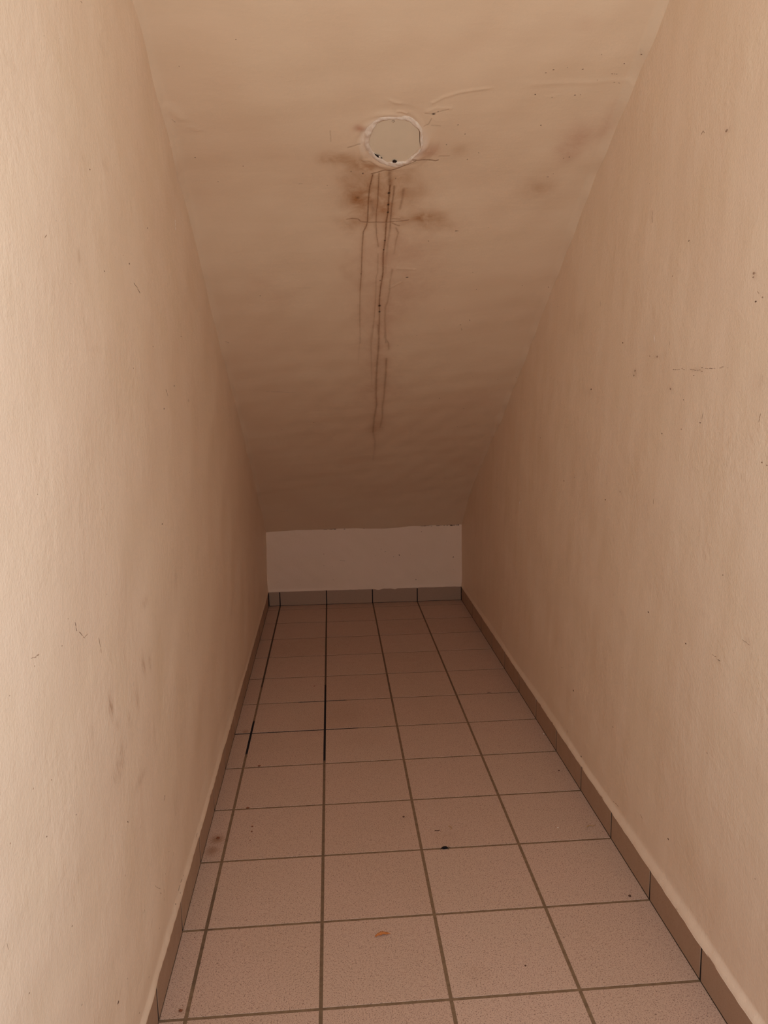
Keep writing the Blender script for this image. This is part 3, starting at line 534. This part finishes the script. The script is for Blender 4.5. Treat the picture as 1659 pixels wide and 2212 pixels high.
def frustum(vs, corners, base, topz, bev, rng):
    """bevelled tile: corners are the outline at the foot, in order"""
    n0 = len(vs); c = sum(corners, Vector()) / len(corners); up = base
    lvl = [(0.0, -0.006), (0.0, -bev), (bev, 0.0)]
    for ins, h in lvl:
        for i, p in enumerate(corners):
            e1 = (corners[(i + 1) % 4] - p).normalized(); e0 = (corners[i - 1] - p).normalized()
            vs.append(p + (e1 + e0) * ins + up * (h + topz))
    fs = []
    for r_ in range(2):
        for i in range(4):
            j = (i + 1) % 4; fs.append((n0 + r_ * 4 + i, n0 + r_ * 4 + j, n0 + (r_ + 1) * 4 + j, n0 + (r_ + 1) * 4 + i))
    return fs, (n0 + 8, n0 + 9, n0 + 10, n0 + 11)

FLOOR_STAINS = [(-.2213, .4675, .012, .014, .75), (-.226, .4285, .012, .016, .6), (-.2163, .9787, .008, .012, .5), (-.212, .0162, .004, .004, .5), (.2565, .4297, .03, .03, .10), (.2485, .05, .02, .02, .10), (-.02, 1.0, .05, .06, .10), (.10, .9, .06, .05, .08), (.05, 1.05, .07, .06, .10)]
def floor_mesh():
    V = []; F = []; MI = []; tone = []; stain = []; soot = []
    rng = np.random.default_rng(4); Z = Vector((0, 0, 1))
    for ri in range(len(ROWS) - 1):
        for ci in range(len(COLS) - 1):
            q = [cross(COLS[ci], ROWS[ri]), cross(COLS[ci + 1], ROWS[ri]), cross(COLS[ci + 1], ROWS[ri + 1]), cross(COLS[ci], ROWS[ri + 1])]
            gx0 = .0004 if ci == 0 else .0029; gx1 = .0004 if ci == len(COLS) - 2 else .0029; gy = .0028
            q = [q[0] + Vector((gx0, gy, 0)), q[1] + Vector((-gx1, gy, 0)), q[2] + Vector((-gx1, -gy, 0)), q[3] + Vector((gx0, -gy, 0))]
            fs, top = frustum(V, q, Z, 0, .00035, rng); tn = rng.uniform(0, 1)
            F += fs; MI += [0] * len(fs)
            # the tile's top as a fine grid so that stains with a shape of their own can sit on it
            a, b, c, d = (V[k] for k in top); n = 40 if q[0].y > -.3 and q[0].y < 1.3 else 6; nx = max(4, int(n * (b - a).length / .19))
            base = len(V)
            for i in range(nx + 1):
                for j in range(n + 1):
                    u, w = i / nx, j / n; V.append(a * (1 - u) * (1 - w) + b * u * (1 - w) + c * u * w + d * (1 - u) * w)
            for i in range(nx):
                for j in range(n):
                    k = base + i * (n + 1) + j; F.append((k, k + n + 1, k + n + 2, k + 1)); MI.append(0)
            tone += [tn] * (len(V) - len(tone))
    nt = len(V)
    VA = np.array([tuple(v) for v in V]); st = np.zeros(nt)
    for x, y, rx, ry, s in FLOOR_STAINS:
        w = 1 + .5 * np.sin(VA[:, 0] * 700) * np.sin(VA[:, 1] * 600 + 1); d = ((VA[:, 0] - x) / rx) ** 2 + ((VA[:, 1] - y) / ry) ** 2
        st = np.maximum(st, s * np.exp(-d * w))
    stain = list(st); soot = [0] * nt
    # grout bed: a grid just under the tile faces
    gx = np.arange(-0.245, 0.605, 0.004); gy = np.arange(Y_END, 2.24, 0.008)
    X, Y = np.meshgrid(gx, gy, indexing='ij'); S = X * 0
    def black(ax, ay, bx, by, s, soft=.004):
        t = np.clip(((X - ax) * (bx - ax) + (Y - ay) * (by - ay)) / ((bx - ax) ** 2 + (by - ay) ** 2), -0.0, 1)
        d = np.hypot(X - ax - t * (bx - ax), Y - ay - t * (by - ay)); return s * (d < .0095)
    S = np.maximum(S, black(.0003, .803, .0003, 1.283, 1)); S = np.maximum(S, black(-.2018, .855, -.202, 1.037, 1))
    S = np.maximum(S, black(-.240, .967, .085, .9725, .95)); S = np.maximum(S, black(-.070, 1.1655, .054, 1.168, .9))
    S = np.maximum(S, black(.0005, 1.29, .001, 2.2, .62)); S = np.maximum(S, black(-.2015, 1.30, -.198, 2.2, .62))
    S = np.maximum(S, black(-.0005, -.2, .0, .78, .18)); S = np.maximum(S, black(-.2025, .07, -.202, .3, .25)); S = np.maximum(S, black(.2, 1.1, .2015, 2.2, .25)); S = np.maximum(S, black(.395, 1.1, .393, 2.2, .2))
    base = len(V); Zg = -0.0006 + waves(X, Y, 55, (.0001,), (.02,))
    V += [Vector(p) for p in np.stack([X, Y, Zg], -1).reshape(-1, 3)]
    F += [tuple(int(i) + base for i in f) for f in grid_faces(len(gx), len(gy))]; MI += [1] * ((len(gx) - 1) * (len(gy) - 1))
    k = len(gx) * len(gy); tone += [0] * k; stain += [0] * k; soot += list(S.ravel())
    # concrete screed below
    b = len(V); lo, hi = (-.36, Y_END, -.12), (.72, 2.36, -.012)
    V += [Vector((x, y, z)) for x in (lo[0], hi[0]) for y in (lo[1], hi[1]) for z in (lo[2], hi[2])]
    F += [tuple(b + i for i in f) for f in ((0, 1, 3, 2), (4, 6, 7, 5), (0, 4, 5, 1), (2, 3, 7, 6), (1, 5, 7, 3), (0, 2, 6, 4))]; MI += [2] * 6
    tone += [0] * 8; stain += [0] * 8; soot += [0] * 8
    o = mesh_np('floor', [tuple(v) for v in V], F, [M_tile, M_grout, M_concrete], MI, None, {'tone': tone, 'stain': stain, 'soot': soot})
    return tag(o, kind='structure')
floor_mesh()

# ------------------------------------------------------------------ tiled skirting
def skirting(name, joints, height_fn, pos_fn, inward, black=0.0, gap=.0016):
    """joints: positions along the run; pos_fn(s) -> point on the face at floor level"""
    V = []; F = []; MI = []; tone = []; soot = []; rng = np.random.default_rng(len(joints))
    Z = Vector((0, 0, 1)); N = Vector(inward)
    for a, b in zip(joints[:-1], joints[1:]):
        ga = gap; gb = gap; h = height_fn((a + b) / 2)
        p, q = pos_fn(a + ga), pos_fn(b - gb); lean = N * rng.uniform(0, .0007)
        corners = [p + Z * .0012, q + Z * .0012, q + Z * h + lean, p + Z * (h + rng.uniform(-.0006, .0006)) + lean]
        if (q - p).cross(Z).dot(N) < 0: corners = corners[::-1]
        fs, top = frustum(V, corners, N, 0, .0006, rng); F += fs + [top]; MI += [0] * (len(fs) + 1); tone += [rng.uniform(0, 1)] * (len(V) - len(tone))
    soot = [0] * len(V)
    # mortar behind the tiles
    a, b = joints[0], joints[-1]; p, q = pos_fn(a), pos_fn(b); n = 60
    base = len(V)
    for i in range(n + 1):
        s = a + (b - a) * i / n; c = pos_fn(s) - N * .0003
        V += [c - Z * .004, c + Z * (HB - .0025), c - N * .009 + Z * (HB - .0025), c - N * .009 - Z * .004]
    fl = (q - p).cross(Z).dot(N) < 0
    for i in range(n):
        for k in range(4):
            f = (base + i * 4 + k, base + i * 4 + 4 + k, base + i * 4 + 4 + (k + 1) % 4, base + i * 4 + (k + 1) % 4)
            F.append(f if not fl else f[::-1]); MI.append(1)
    F += [(base, base + 1, base + 2, base + 3), (base + n * 4 + 3, base + n * 4 + 2, base + n * 4 + 1, base + n * 4)]; MI += [1, 1]
    k = (n + 1) * 4; tone += [0] * k; soot += [black] * k
    o = mesh_np(name, [tuple(v) for v in V], F, [M_skirt, M_grout], MI, None, {'tone': tone, 'stain': [0] * len(V), 'soot': soot})
    return tag(o, kind='structure')

def joint_y(ci): return [cross(COLS[ci], r).y for r in ROWS[:-1]]
yl = [y for y in joint_y(0) if y > Y_END]; yr = [y for y in joint_y(5) if y > Y_END]
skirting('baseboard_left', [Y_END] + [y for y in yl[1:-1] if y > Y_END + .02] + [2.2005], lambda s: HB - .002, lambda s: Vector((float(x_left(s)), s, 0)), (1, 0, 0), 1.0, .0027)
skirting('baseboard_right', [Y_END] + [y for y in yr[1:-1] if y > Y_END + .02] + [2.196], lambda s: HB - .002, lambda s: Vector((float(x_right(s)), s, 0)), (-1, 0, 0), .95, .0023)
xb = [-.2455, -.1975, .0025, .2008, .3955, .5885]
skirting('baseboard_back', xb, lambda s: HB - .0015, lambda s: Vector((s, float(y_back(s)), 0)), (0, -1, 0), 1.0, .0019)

# ------------------------------------------------------------------ round cover plate in the soffit
def spt(x, y, out=0.0):
    p, U, V_, N = soffit_frame(x, y); return p + N * out

cover = bpy.data.objects.new('cover_plate', None); COL.objects.link(cover)
cover.location = spt(CX, CY); cover.empty_display_size = .05
bpy.context.view_layer.update()
tag(cover, 'round beige painted cover plate with rough plaster rim on the stained sloping ceiling', 'cover plate')
def attach(o):
    o.parent = cover; o.matrix_parent_inverse = cover.matrix_world.inverted(); return o

def plate_mesh():
    V = []; F = []; n = len(PLATE); c = np.mean(PLATE, 0)
    for inset, h in ((0, -.0050), (0, .0002), (.02, .0008)):
        for x, y in PLATE: V.append(spt(x + (c[0] - x) * inset, y + (c[1] - y) * inset, h))
    for r_ in range(2):
        for i in range(n):
            j = (i + 1) % n; F.append((r_ * n + i, (r_ + 1) * n + i, (r_ + 1) * n + j, r_ * n + j))
    F.append(tuple(range(2 * n, 3 * n))[::1]); F.append(tuple(range(n))[::-1])
    o = mesh_np('plate', V, F, [M_plate]); attach(o); return o
plate = plate_mesh()

def catmull(P, n):
    P = np.array(P); out = []
    for i in range(len(P)):
        p0, p1, p2, p3 = P[i - 1], P[i], P[(i + 1) % len(P)], P[(i + 2) % len(P)]
        for t in np.arange(n) / n: out.append(.5 * (2 * p1 + (p2 - p0) * t + (2 * p0 - 5 * p1 + 4 * p2 - p3) * t * t + (3 * p1 - p0 - 3 * p2 + p3) * t ** 3))
    return np.array(out)
def rim_mesh():
    """hand-trowelled plaster bead between plate and ceiling"""
    outl = catmull(RIM, 10); c = np.array((CX, CY)); rng = np.random.default_rng(9); V = []; F = []; nA = 220
    ang_o = np.arctan2(outl[:, 1] - c[1], outl[:, 0] - c[0]); r_o = np.hypot(*(outl - c).T); o_ = np.argsort(ang_o)
    pl = np.array(PLATE); seg = np.vstack([pl, pl[:1]]); dens = []
    for i in range(len(pl)):
        for t in np.linspace(0, 1, 12, endpoint=False): dens.append(seg[i] * (1 - t) + seg[i + 1] * t)
    dens = np.array(dens); ang_i = np.arctan2(dens[:, 1] - c[1], dens[:, 0] - c[0]); r_i = np.hypot(*(dens - c).T); oi = np.argsort(ang_i)
    prof = [(-.06, -.004), (-.02, .0014), (.10, .0030), (.30, .0036), (.52, .0034), (.75, .0022), (.93, .0010), (1.12, -.0014)]
    for k in range(nA):
        a = -math.pi + 2 * math.pi * k / nA
        ro = np.interp(a, ang_o[o_], r_o[o_], period=2 * math.pi); ri = np.interp(a, ang_i[oi], r_i[oi], period=2 * math.pi)
        # gaps between bead and plate: right-hand edge, lower left hole
        deg = math.degrees(a); gap = 0.0
        if -35 < deg < 40: gap = .0011
        if 40 <= deg < 60: gap = .0004
        if 222 < deg % 360 < 0: gap = 0
        w = max(ro - ri - gap, .003)
        for q, (t, h) in enumerate(prof):
            jit = .0006 * math.sin(a * 5 + q) + .0005 * math.sin(a * 11 + q * 2.1) + .0004 * math.sin(a * 23 + q)
            rr = ri + gap + w * t; hh = h * (1 + .25 * math.sin(a * 2 + 1.2) + .15 * math.sin(a * 9)) + (jit if 0 < q < 7 else 0)
            V.append(spt(c[0] + rr * math.cos(a), c[1] + rr * math.sin(a), hh))
    m_ = len(prof)
    for k in range(nA):
        k2 = (k + 1) % nA
        for q in range(m_ - 1): F.append((k * m_ + q, k2 * m_ + q, k2 * m_ + q + 1, k * m_ + q + 1))
    o = mesh_np('plaster_rim', V, F, [M_rim], None, True); attach(o); return o
def rim_mat():
    t = NT('pale_plaster'); v = t.obj()  # plaster coloured paler than the ceiling
    c = t.mix(t.ramp(t.noise(v, 60, 4, .6), .35, .65), (.84, .72, .58), (.73, .58, .44))
    n = t.bump(t.noise(v, 90, 4, .6), .6, .003); n = t.bump(t.noise(v, 400, 3, .6), .3, .001, n)
    return t.out(c, .5, n)
M_rim = rim_mat()
rim_o = rim_mesh()

def disc_blob(name, x, y, rx, ry, h, mat, ang=0, seg=14, par=None, jag=.2, seed=1, base=0.0):
    p, U, V_, N = soffit_frame(x, y); rng = np.random.default_rng(seed)
    a = type('R', (), {'uniform': lambda s, lo, hi: rng.uniform(lo, hi) * jag / .28})()
    vs, fs = blob(p + N * base, U, V_, N, rx, ry, ang, h, a, seg)
    o = mesh_np(name, vs, fs, [mat], None, True); attach(o)
    if par: 
        o.parent = par; o.matrix_parent_inverse = cover.matrix_world.inverted()
    return o
s1 = COVER_SPOTS
disc_blob('screw', s1[0][0], s1[0][1], .0030, .0032, .0016, M_screw, jag=.05, base=.0008, seg=16)
disc_blob('screw_slot', s1[0][0] - .0006, s1[0][1], .0013, .0016, .0006, M_plate, jag=.05, base=.0022, seg=12)
tag(disc_blob('hole_shade', s1[1][0], s1[1][1], .0042, .0040, .0007, M_gap, seed=4, base=.0028), 'black patch for the shade in an empty screw hole')  # raised black patch; the hole's shade is put into its colour
tag(disc_blob('hole_shade', s1[3][0] - .0035, s1[3][1] - .002, 0.0100, .0042, .0007, M_gap, ang=.62, seed=6, jag=.35, base=.0026), 'black patch for the shade in a broken gap beside the plate')  # same: shade of the gap given as a black patch
disc_blob('plaster_flake', s1[3][0] + .0012, s1[3][1] - .0008, .0014, .0045, .0012, M_rim, ang=-.5, seed=8, base=.0032)
disc_blob('plaster_flake', s1[2][0], s1[2][1], .0036, .0015, .0010, M_rim, ang=-.1, seed=5, base=.0028)

# ------------------------------------------------------------------ litter on the floor
def litter_blob(name, x, y, rx, ry, h, mat, label, cat, ang=0, seed=0, jag=.3, group=None):
    """small closed lump resting on the tiles"""
    rng = np.random.default_rng(seed); V = []; F = []; seg = 12; lv = [(.75, 0), (1, .3), (.85, .7), (.45, .95)]
    for rr, hh in lv:
        for i in range(seg):
            t = 2 * math.pi * i / seg; k = rr * (1 + rng.uniform(-jag, jag))
            u, w = rx * k * math.cos(t), ry * k * math.sin(t)
            V.append((u * math.cos(ang) - w * math.sin(ang), u * math.sin(ang) + w * math.cos(ang), h * hh * (1 + (rng.uniform(-.2, .2) if hh else 0))))
    n = len(lv)
    for r_ in range(n - 1):
        for i in range(seg):
            j = (i + 1) % seg; F.append((r_ * seg + i, r_ * seg + j, (r_ + 1) * seg + j, (r_ + 1) * seg + i))
    F.append(tuple(range((n - 1) * seg, n * seg))); F.append(tuple(range(seg))[::-1])
    o = mesh_np(name, V, F, [mat], None, True); o.location = (x, y, 0.0001); return tag(o, label, cat, group)

M_rust = plain('dry_rust_flake', (0.62, 0.23, 0.07), .6, .35, 500)
M_black = plain('black_fluff', (0.010, 0.008, 0.009), .95)
M_brown = plain('brown_crumb', (0.13, 0.06, 0.035), .8)
M_redbrown = plain('red_brown_crumb', (0.26, 0.09, 0.04), .7)
M_pale = plain('pale_crumb', (0.85, 0.78, 0.66), .7)
M_tan = plain('tan_fibre', (0.50, 0.30, 0.14), .7)

def dry_scrap():
    """curled, ragged scrap of dry leaf: a thickened, bent strip"""
    rng = np.random.default_rng(12); n = 22; m_ = 5; V = []; F = []
    for i in range(n):
        t = i / (n - 1); w = .0036 * (math.sin(math.pi * min(1, t * 1.05 + .02)) ** .6) * (1 + rng.uniform(-.3, .3)) + .0003
        cx, cy = -.0135 + .027 * t, .0022 * math.sin(t * 3.4) - .001
        for j in range(m_):
            s = j / (m_ - 1) * 2 - 1
            V.append((cx, cy + s * w, .0006 + .0022 * s * s * math.sin(t * 3.1) + .0012 * abs(math.sin(t * 9))))
    k = len(V); V += [(x, y, z + .0004) for x, y, z in V]
    for i in range(n - 1):
        for j in range(m_ - 1):
            a = i * m_ + j; F.append((a, a + 1, a + m_ + 1, a + m_)); F.append((k + a, k + a + m_, k + a + m_ + 1, k + a + 1))
    for i in range(n - 1):
        for a, b in ((i * m_, (i + 1) * m_), ((i + 1) * m_ + m_ - 1, i * m_ + m_ - 1)): F.append((a, b, b + k, a + k))
    for j in range(m_ - 1):
        a = j; F.append((a + 1, a, a + k, a + 1 + k)); a = (n - 1) * m_ + j; F.append((a, a + 1, a + 1 + k, a + k))
    o = mesh_np('dry_leaf_scrap', V, F, [M_rust], None, True); o.location = (.1045, .1505, .0002); o.rotation_euler = (0, 0, .16)
    return tag(o, 'rust-orange dry curled scrap lying on a floor tile near the front', 'leaf scrap')
dry_scrap()

def strand(name, pts, r, mat, label, cat, group=None):
    P = catmull(list(pts) + [pts[-1]], 6)[:(len(pts) - 1) * 6 + 1]; V = []; F = []; s = 6
    for i, p in enumerate(P):
        d = P[min(i + 1, len(P) - 1)] - P[max(i - 1, 0)]; d = Vector(d).normalized(); u = d.cross(Vector((0, 0, 1))).normalized(); v = u.cross(d); rr = r * (1 - .6 * i / len(P))
        for k in range(s): a = 2 * math.pi * k / s; V.append(Vector(p) + u * rr * math.cos(a) + v * rr * math.sin(a))
    for i in range(len(P) - 1):
        for k in range(s): F.append((i * s + k, i * s + (k + 1) % s, (i + 1) * s + (k + 1) % s, (i + 1) * s + k))
    F.append(tuple(range(s))[::-1]); F.append(tuple((len(P) - 1) * s + k for k in range(s)))
    base = Vector(pts[0]); base.z = 0; V = [v - base for v in V]
    o = mesh_np(name, V, F, [mat], None, True); o.location = base; return tag(o, label, cat, group)

# black clump in the joint (a lump with a few hairs as its parts)
cl = litter_blob('fluff_clump', .2475, .3895, .0062, .0034, .0042, M_black, 'small black clump of fluff stuck in the grout line between two tiles', 'fluff', .05, 3, .35)
for k, (dx, dy) in enumerate(((.012, .0016), (-.010, -.002), (.008, -.003))):
    h = strand('hair', [(.2475, .3895, .001), (.2475 + dx * .6, .3895 + dy, .0018), (.2475 + dx, .3895 + dy * 1.4, .0008)], .0006, M_black, None, None)
    h.parent = cl; h.matrix_parent_inverse = Matrix.Translation(cl.location).inverted()
strand('fibre', [(.2365, .4545, .0008), (.2410, .4535, .0010), (.2470, .4550, .0008)], .0009, M_brown, 'short brown straight fibre on the tile behind the black clump', 'fibre')
strand('fibre', [(.2675, .4660, .0008), (.2725, .4630, .0012), (.2715, .4570, .0008), (.2680, .4550, .0008)], .0009, M_tan, 'pale curled fibre on the tile behind the black clump', 'fibre')
strand('twig', [(.5590, .4350, .0012), (.5650, .4395, .0020), (.5715, .4370, .0014), (.5790, .4420, .0010)], .0012, M_tan, 'thin tan twig lying near the right skirting', 'twig')
strand('hair', [(.4950, .1*11.69, .0006), (.5000, 1.1705, .0012), (.5060, 1.1650, .0006)], .0008, M_brown, 'dark curled hair on a grout line towards the back right', 'hair')
L = litter_blob
L('crumb', .1752, .5133, .0024, .0020, .0018, M_brown, 'dark crumb on the tile left of the curled fibre', 'crumb', seed=1)
L('crumb', .5624, .2103, .0026, .0024, .0026, M_brown, 'round dark crumb beside the front right skirting tiles', 'crumb', seed=2)
L('crumb', .5697, .6780, .0024, .0020, .0018, M_brown, 'dark crumb near the right skirting, behind the tan twig', 'crumb', seed=3)
L('crumb', .4965, .4403, .0016, .0016, .0014, M_pale, 'tiny white crumb left of the tan twig', 'crumb', seed=4)
L('crumb', .5874, .8783, .0018, .0022, .0015, M_pale, 'pale crumb lying against the right skirting', 'crumb', seed=5)
L('crumb', -.1522, .5084, .0022, .0018, .0016, M_redbrown, 'red-brown crumb, rearmost of three in a line on the left', 'crumb', seed=6)
L('crumb', -.1517, .4891, .0022, .0018, .0016, M_redbrown, 'red-brown crumb, middle of three in a line on the left', 'crumb', seed=7)
L('crumb', -.1520, .4570, .0014, .0012, .0012, M_redbrown, 'smallest red-brown crumb, front of three in a line on the left', 'crumb', seed=8)
L('crumb', -.1691, .5835, .0036, .0022, .0022, M_redbrown, 'reddish crumb in a grout line behind the three small crumbs', 'crumb', seed=9)
L('crumb', -.1613, .7778, .0036, .0030, .0018, M_redbrown, 'brown crumb in a grout line just before the blackened joints', 'crumb', seed=10)
L('crumb', -.0338, 1.2830, .0026, .0020, .0014, M_redbrown, 'brown crumb beside the rear end of the blackened joint', 'crumb', seed=11)
L('crumb', -.2120, .0162, .0030, .0026, .0018, M_redbrown, 'rusty crumb in the front left corner tile strip', 'crumb', seed=12)
L('crumb', .3302, .0592, .0014, .0014, .0012, M_brown, 'tiny dark crumb on the tile right of the orange scrap', 'crumb', seed=13)
L('crumb', -.2200, .4720, .0034, .0040, .0014, M_redbrown, 'brown crumb sitting in the rusty stain by the left skirting', 'crumb', seed=14)

# ------------------------------------------------------------------ lamp added above the frame to bring out ledges and ceiling relief
lamp = bpy.data.objects.new('added_pendant', None); COL.objects.link(lamp); lamp.location = OVERHEAD_POS
tag(lamp, 'added unseen lamp hanging on a cord in the cupboard mouth, above the frame', 'lamp')
bpy.context.view_layer.update()
def ring_lathe(name, prof, mat, seg=28):
    V = []; F = []
    for r_, z in prof:
        for i in range(seg): a = 2 * math.pi * i / seg; V.append((r_ * math.cos(a), r_ * math.sin(a), z))
    n = len(prof)
    for k in range(n - 1):
        for i in range(seg): j = (i + 1) % seg; F.append((k * seg + i, (k + 1) * seg + i, (k + 1) * seg + j, k * seg + j))
    o = mesh_np(name, V, F, [mat], None, True); o.parent = lamp; return o
ZC = float(soffit(OVERHEAD_POS[1])) - OVERHEAD_POS[2]
ring_lathe('cord', [(.003, .09), (.003, ZC - .02)], M_gap)  # cord, rose and holder only dress the added overhead light
ring_lathe('added_ceiling_rose', [(.035, ZC + .04), (.035, ZC - .03), (.003, ZC - .035)], M_metal)
ring_lathe('added_lamp_holder', [(.0005, .095), (.016, .09), (.018, .05), (.013, .046), (.0005, .044)], M_metal)
lo = bpy.data.objects.new('added_overhead_light', overhead_d); COL.objects.link(lo); lo.parent = lamp
